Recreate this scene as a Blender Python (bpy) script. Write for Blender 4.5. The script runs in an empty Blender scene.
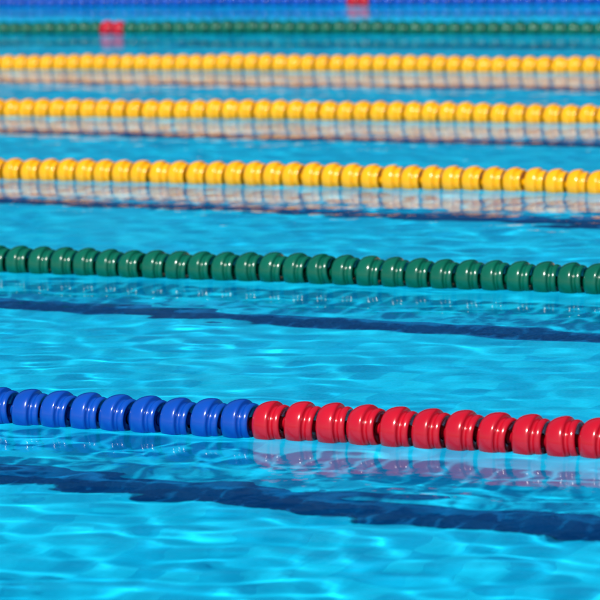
import bpy, math, random
import numpy as np
from mathutils import Vector, Matrix
random.seed(3); rng=np.random.default_rng(5)
S=bpy.context.scene
S.view_settings.view_transform='Standard'; S.view_settings.look='None'; S.view_settings.exposure=0
PSI=math.radians(28)
def link(o): S.collection.objects.link(o); return o
def mat(name):
    m=bpy.data.materials.new(name); m.use_nodes=True
    nt=m.node_tree; nt.nodes.clear()
    out=nt.nodes.new('ShaderNodeOutputMaterial'); return m,nt,out
def mesh_np(name,V,F,smooth=True,mats=(),mi=None):
    me=bpy.data.meshes.new(name)
    V=np.asarray(V,dtype=np.float32); F=np.asarray(F,dtype=np.int32)
    me.vertices.add(len(V)); me.vertices.foreach_set('co',V.ravel())
    me.loops.add(F.size); me.loops.foreach_set('vertex_index',F.ravel())
    me.polygons.add(len(F)); me.polygons.foreach_set('loop_start',np.arange(len(F),dtype=np.int32)*4)
    me.polygons.foreach_set('loop_total',np.full(len(F),4,dtype=np.int32))
    if mi is not None: me.polygons.foreach_set('material_index',np.asarray(mi,dtype=np.int32))
    me.polygons.foreach_set('use_smooth',np.full(len(F),smooth))
    for m in mats: me.materials.append(m)
    me.update(calc_edges=True); me.validate()
    return link(bpy.data.objects.new(name,me))
def mixcol(nt,fac,a,b):
    n=nt.nodes.new('ShaderNodeMix'); n.data_type='RGBA'
    nt.links.new(fac,n.inputs[0]); n.inputs[6].default_value=(*a,1); n.inputs[7].default_value=(*b,1)
    return n.outputs[2]
# ---------- pool dims
X0,X1,Y0,Y1=-24.0,6.0,0.53,25.53
ROPEY=[3.03+2.5*i for i in range(9)]
# ---------- water
def waves(X,Y):
    Z=np.zeros_like(X)
    r=np.random.default_rng(11)
    for i in range(80):
        lam=0.105*(6**r.random()); th=r.normal(1.35,0.8)
        k=2*math.pi/lam
        a=0.00032*lam**0.80*r.uniform(.5,1)
        Z+=a*np.sin(k*(X*math.cos(th)+Y*math.sin(th))+r.uniform(0,6.28))
    M=0.85+.4*np.sin(X*.9+1.3*np.sin(Y*.5))*np.sin(Y*1.1+np.sin(X*.7))
    return Z*M
st=0.026
nx=int((X1-X0)/st); ny=int((Y1-Y0)/st)
gx=np.linspace(X0,X1,nx); gy=np.linspace(Y0,Y1,ny)
GX,GY=np.meshgrid(gx,gy)
GZ=waves(GX,GY)
V=np.stack([GX.ravel(),GY.ravel(),GZ.ravel()],1)
i=np.arange(ny-1)[:,None]*nx+np.arange(nx-1)[None,:]
F=np.stack([i,i+1,i+nx+1,i+nx],-1).reshape(-1,4)
m,nt,out=mat('pool_water')
rf=nt.nodes.new('ShaderNodeBsdfRefraction'); rf.inputs['IOR'].default_value=1.333; rf.inputs['Roughness'].default_value=0
gl=nt.nodes.new('ShaderNodeBsdfGlossy'); gl.inputs['Roughness'].default_value=0; gl.inputs['Color'].default_value=(1,1,1,1)
fr=nt.nodes.new('ShaderNodeFresnel'); fr.inputs['IOR'].default_value=1.333
tc=nt.nodes.new('ShaderNodeTexCoord')
no=nt.nodes.new('ShaderNodeTexNoise'); no.inputs['Scale'].default_value=16; no.inputs['Detail'].default_value=2
nt.links.new(tc.outputs['Object'],no.inputs['Vector'])
bp=nt.nodes.new('ShaderNodeBump'); bp.inputs['Strength'].default_value=1; bp.inputs['Distance'].default_value=.0013
nt.links.new(no.outputs[0],bp.inputs['Height']); nt.links.new(bp.outputs[0],gl.inputs['Normal']); nt.links.new(bp.outputs[0],fr.inputs['Normal'])
pw=nt.nodes.new('ShaderNodeMath'); pw.operation='POWER'; pw.inputs[1].default_value=1.4; nt.links.new(fr.outputs[0],pw.inputs[0])
mx=nt.nodes.new('ShaderNodeMixShader'); nt.links.new(pw.outputs[0],mx.inputs[0]); nt.links.new(rf.outputs[0],mx.inputs[1]); nt.links.new(gl.outputs[0],mx.inputs[2])
nt.links.new(mx.outputs[0],out.inputs[0])
water=mesh_np('water',V,F,True,[m])
water.cycles.is_caustics_caster=True
# ---------- floor
DEP=2.07
def tilemat(name,ca,cb,cell):
    m,nt,out=mat(name)
    b=nt.nodes.new('ShaderNodeBsdfDiffuse')
    tc=nt.nodes.new('ShaderNodeTexCoord')
    sn=nt.nodes.new('ShaderNodeVectorMath'); sn.operation='SNAP'; sn.inputs[1].default_value=(cell,cell,cell)
    nt.links.new(tc.outputs['Object'],sn.inputs[0])
    wn=nt.nodes.new('ShaderNodeTexWhiteNoise'); nt.links.new(sn.outputs[0],wn.inputs['Vector'])
    nt.links.new(mixcol(nt,wn.outputs['Value'],ca,cb),b.inputs[0])
    nt.links.new(b.outputs[0],out.inputs[0]); return m
tile=tilemat('pool_tile',(.004,.50,.78),(.010,.68,.94),.11)
ltile=tilemat('lane_line_tile',(.004,.13,.34),(.004,.19,.43),.11)
V=[];F=[];MI=[]
def q(a,b,c,d,k=0):
    n=len(V);V.extend([a,b,c,d]);F.append([n,n+1,n+2,n+3]);MI.append(k)
za,zb=-DEP,-DEP
q((X0,Y0,za),(X1,Y0,zb),(X1,Y1,zb),(X0,Y1,za))
q((X0,Y0,za),(X0,Y0,.3),(X1,Y0,.3),(X1,Y0,zb)); q((X0,Y1,za),(X1,Y1,zb),(X1,Y1,.3),(X0,Y1,.3))
q((X0,Y0,za),(X0,Y1,za),(X0,Y1,.3),(X0,Y0,.3)); q((X1,Y0,zb),(X1,Y0,.3),(X1,Y1,.3),(X1,Y1,zb))
basin=mesh_np('pool_basin',V,F,False,[tile],MI); basin.cycles.is_caustics_receiver=True
V=[];F=[];MI=[]
for k in range(10):
    y=Y0+1.25+2.5*k
    q((X0+2,y-.105,-DEP+.004),(X1-2,y-.105,-DEP+.004),(X1-2,y+.105,-DEP+.004),(X0+2,y+.105,-DEP+.004))
    for xe in (X0+2,X1-2-.2):
        q((xe,y-.5,-DEP+.008),(xe+.2,y-.5,-DEP+.008),(xe+.2,y+.5,-DEP+.008),(xe,y+.5,-DEP+.008))
ll=mesh_np('lane_line_markings',V,F,False,[ltile]); ll.cycles.is_caustics_receiver=True
# ---------- ropes
def plastic(name,c,c2):
    m,nt,out=mat(name)
    p=nt.nodes.new('ShaderNodeBsdfPrincipled')
    tc=nt.nodes.new('ShaderNodeTexCoord')
    no=nt.nodes.new('ShaderNodeTexNoise'); no.inputs['Scale'].default_value=6; no.inputs['Detail'].default_value=4
    nt.links.new(tc.outputs['Object'],no.inputs['Vector'])
    nt.links.new(mixcol(nt,no.outputs[0],c,c2),p.inputs['Base Color'])
    n2=nt.nodes.new('ShaderNodeTexNoise'); n2.inputs['Scale'].default_value=60; n2.inputs['Detail'].default_value=3
    nt.links.new(tc.outputs['Object'],n2.inputs['Vector'])
    mr=nt.nodes.new('ShaderNodeMapRange'); mr.inputs[1].default_value=.3; mr.inputs[2].default_value=.7; mr.inputs[3].default_value=.17; mr.inputs[4].default_value=.25
    nt.links.new(n2.outputs[0],mr.inputs[0]); nt.links.new(mr.outputs[0],p.inputs['Roughness'])
    # thin film of pool water on the wet plastic
    p.inputs['Coat Weight'].default_value=.35; p.inputs['Coat Roughness'].default_value=.09; p.inputs['Coat IOR'].default_value=1.4
    p.inputs['IOR'].default_value=1.5
    nt.links.new(p.outputs[0],out.inputs[0]); return m
blue=plastic('blue_plastic',(.001,.045,.31),(.002,.08,.46)); red=plastic('red_plastic',(.36,.002,.010),(.54,.006,.022))
green=plastic('green_plastic',(.0,.075,.043),(.0,.125,.072)); yellow=plastic('yellow_plastic',(.80,.34,.001),(.90,.44,.004))
PD=0.091; R=0.0625
prof=[(-.80,.26),(-.40,.28),(-.43,.60),(-.49,.68),(-.505,.74),(-.49,.80),(-.44,.86),(-.36,.92),(-.26,.965),(-.15,.992),(-.05,1.0),(.01,.99),(.05,.965),(.065,.92),(.07,.85),(.085,.79),(.12,.765),(.16,.78),(.19,.82),(.22,.84),(.27,.845),(.33,.82),(.37,.77),(.375,.72),(.35,.68),(.26,.62),(.22,.26)]
NS=44
P=np.array(prof)
def disc():
    t=np.arange(NS)/NS*2*math.pi
    vs=[]
    for x,r in P: vs.append(np.stack([np.full(NS,x*PD*.98),-np.cos(t)*r*R,np.sin(t)*r*R],1))
    v=np.concatenate(vs)
    f=[]
    for a in range(len(P)-1):
        for s in range(NS): f.append([a*NS+s,(a+1)*NS+s,(a+1)*NS+(s+1)%NS,a*NS+(s+1)%NS])
    return v,np.array(f)
DV,DF=disc()
def rope(y,colfn,mats,xa=-22.,xb=4.,phase=0):
    n=int((xb-xa)/PD); VV=[];FF=[];MM=[]
    for k in range(n):
        x=xa+k*PD+phase
        a,bb=rng.normal(0,.045,2)
        Rz=np.array([[math.cos(a),-math.sin(a),0],[math.sin(a),math.cos(a),0],[0,0,1]])
        Ry=np.array([[math.cos(bb),0,math.sin(bb)],[0,1,0],[-math.sin(bb),0,math.cos(bb)]])
        z=.027+.004*math.sin(x*1.7+y)+.002*math.sin(x*6.1+y)+rng.normal(0,.0008)
        yy=y+.015*math.sin(x*.5+y)
        v=DV@(Rz@Ry).T+np.array([x,yy,z])
        FF.append(DF+len(VV)*len(DV)); VV.append(v); MM.append(np.full(len(DF),colfn(x)))
    return mesh_np('lane_rope',np.concatenate(VV),np.concatenate(FF),True,mats,np.concatenate(MM))
def xat(px,y):
    a=math.atan((px-300)/3600); 
    return -y*math.tan(PSI-a)
cols=[(green,green,None),(blue,blue,None),(blue,red,(256,9999)),(green,green,None),(yellow,yellow,None),(yellow,yellow,None),(yellow,yellow,None),(green,red,(113,135)),(blue,red,(362,385))]
for k,y in enumerate(ROPEY):
    ma,mb,seg=cols[k]
    ph=rng.uniform(0,PD)
    if seg is None: fn=lambda x:0
    else:
        a=xat(seg[0],y); b_=xat(seg[1],y) if seg[1]<9000 else 99
        fn=lambda x,a=a,b_=b_:int(a<x<b_)
        ph=(a+.5*PD+22.)%PD
    rope(y,fn,[ma,mb],phase=ph)
# ---------- deck: concrete pavers
m,nt,out=mat('deck_paving'); b=nt.nodes.new('ShaderNodeBsdfDiffuse')
tc=nt.nodes.new('ShaderNodeTexCoord'); br=nt.nodes.new('ShaderNodeTexBrick'); br.inputs['Scale'].default_value=1; br.inputs['Color1'].default_value=(.34,.32,.29,1); br.inputs['Color2'].default_value=(.42,.40,.36,1); br.inputs['Mortar'].default_value=(.18,.17,.16,1); br.inputs['Mortar Size'].default_value=.008
nt.links.new(tc.outputs['Object'],br.inputs['Vector']); nt.links.new(br.outputs['Color'],b.inputs[0]); nt.links.new(b.outputs[0],out.inputs[0])
V=[];F=[];MI=[]
B=400
for (a,bq,c,d) in [(-B,X0,-B,B),(X1,B,-B,B),(X0,X1,-B,Y0),(X0,X1,Y1,B)]:
    q((a,c,.3),(bq,c,.3),(bq,d,.3),(a,d,.3))
mesh_np('pool_deck',V,F,False,[m])
# ---------- unseen tiered stand, added so the water reflects something dark instead of sky
def dmat(name,c):
    m,nt,out=mat(name); p=nt.nodes.new('ShaderNodeBsdfPrincipled'); p.inputs['Base Color'].default_value=(*c,1); p.inputs['Roughness'].default_value=.6
    nt.links.new(p.outputs[0],out.inputs[0]); return m
V=[];F=[];MI=[]
def box(x0,x1,y0,y1,z0,z1,k=0):
    q((x0,y0,z0),(x1,y0,z0),(x1,y0,z1),(x0,y0,z1),k); q((x1,y1,z0),(x0,y1,z0),(x0,y1,z1),(x1,y1,z1),k)
    q((x0,y1,z0),(x0,y0,z0),(x0,y0,z1),(x0,y1,z1),k); q((x1,y0,z0),(x1,y1,z0),(x1,y1,z1),(x1,y0,z1),k)
    q((x0,y0,z1),(x1,y0,z1),(x1,y1,z1),(x0,y1,z1),k); q((x0,y1,z0),(x1,y1,z0),(x1,y0,z0),(x0,y0,z0),k)
for k in range(16):
    y=32+k*.9; z=.3+k*.75
    box(-70,40,y,y+.9,.3,z+.75,0)
    x=-69.5
    while x<39.5:
        if (x+70)%12>1.2:
            box(x,x+.45,y+.40,y+.75,z+1.13,z+1.17,1); box(x,x+.45,y+.76,y+.80,z+1.13,z+1.5,1)
        x+=.55
box(-70,40,46.6,46.9,.3,17,0); box(-70,40,34,47.2,17.01,17.4,2)
for k in range(-11,7):
    box(k*6-.12,k*6+.12,34.2,34.44,16,17,2)
    box(k*6-.15,k*6+.15,45.8,46.1,12,17,2)
mesh_np('reflection_backdrop_stand',V,F,False,[dmat('backdrop_stand_blue',(.005,.045,.09)),dmat('backdrop_seat_blue',(.003,.07,.18)),dmat('backdrop_roof_grey',(.03,.05,.08))],MI)
# ---------- light
EL=math.radians(48); AZ_from=Vector((math.sin(PSI)*1.0-.35, -math.cos(PSI),0)).normalized()
sd=Vector((AZ_from.x*math.cos(EL),AZ_from.y*math.cos(EL),math.sin(EL)))
L=bpy.data.lights.new('sun','SUN'); L.energy=5; L.angle=math.radians(.5); L.color=(1,.96,.9)
L.cycles.is_caustics_light=True
so=link(bpy.data.objects.new('sun',L)); so.rotation_euler=sd.to_track_quat('Z','Y').to_euler()
w=bpy.data.worlds.new('World'); S.world=w; w.use_nodes=True; nt=w.node_tree
sk=nt.nodes.new('ShaderNodeTexSky'); sk.sky_type='NISHITA'; sk.sun_disc=False; sk.sun_elevation=EL; sk.sun_rotation=math.atan2(sd.x,sd.y)
nt.nodes['Background'].inputs[1].default_value=.085; nt.links.new(sk.outputs[0],nt.nodes['Background'].inputs[0])
# ---------- camera
c=bpy.data.cameras.new('camera'); cam=link(bpy.data.objects.new('camera',c)); S.camera=cam
c.sensor_width=36; c.lens=216; c.clip_end=2000
TH=math.atan(532/3600); ROLL=math.radians(2.2)
fwd=Vector((-math.sin(PSI)*math.cos(TH),math.cos(PSI)*math.cos(TH),-math.sin(TH)))
q_=fwd.to_track_quat('-Z','Y').to_matrix().to_4x4()
cam.matrix_world=Matrix.Translation((0,0,1.70))@q_@Matrix.Rotation(-ROLL,4,'Z')
c.dof.use_dof=True; c.dof.focus_distance=9.9; c.dof.aperture_fstop=6.0
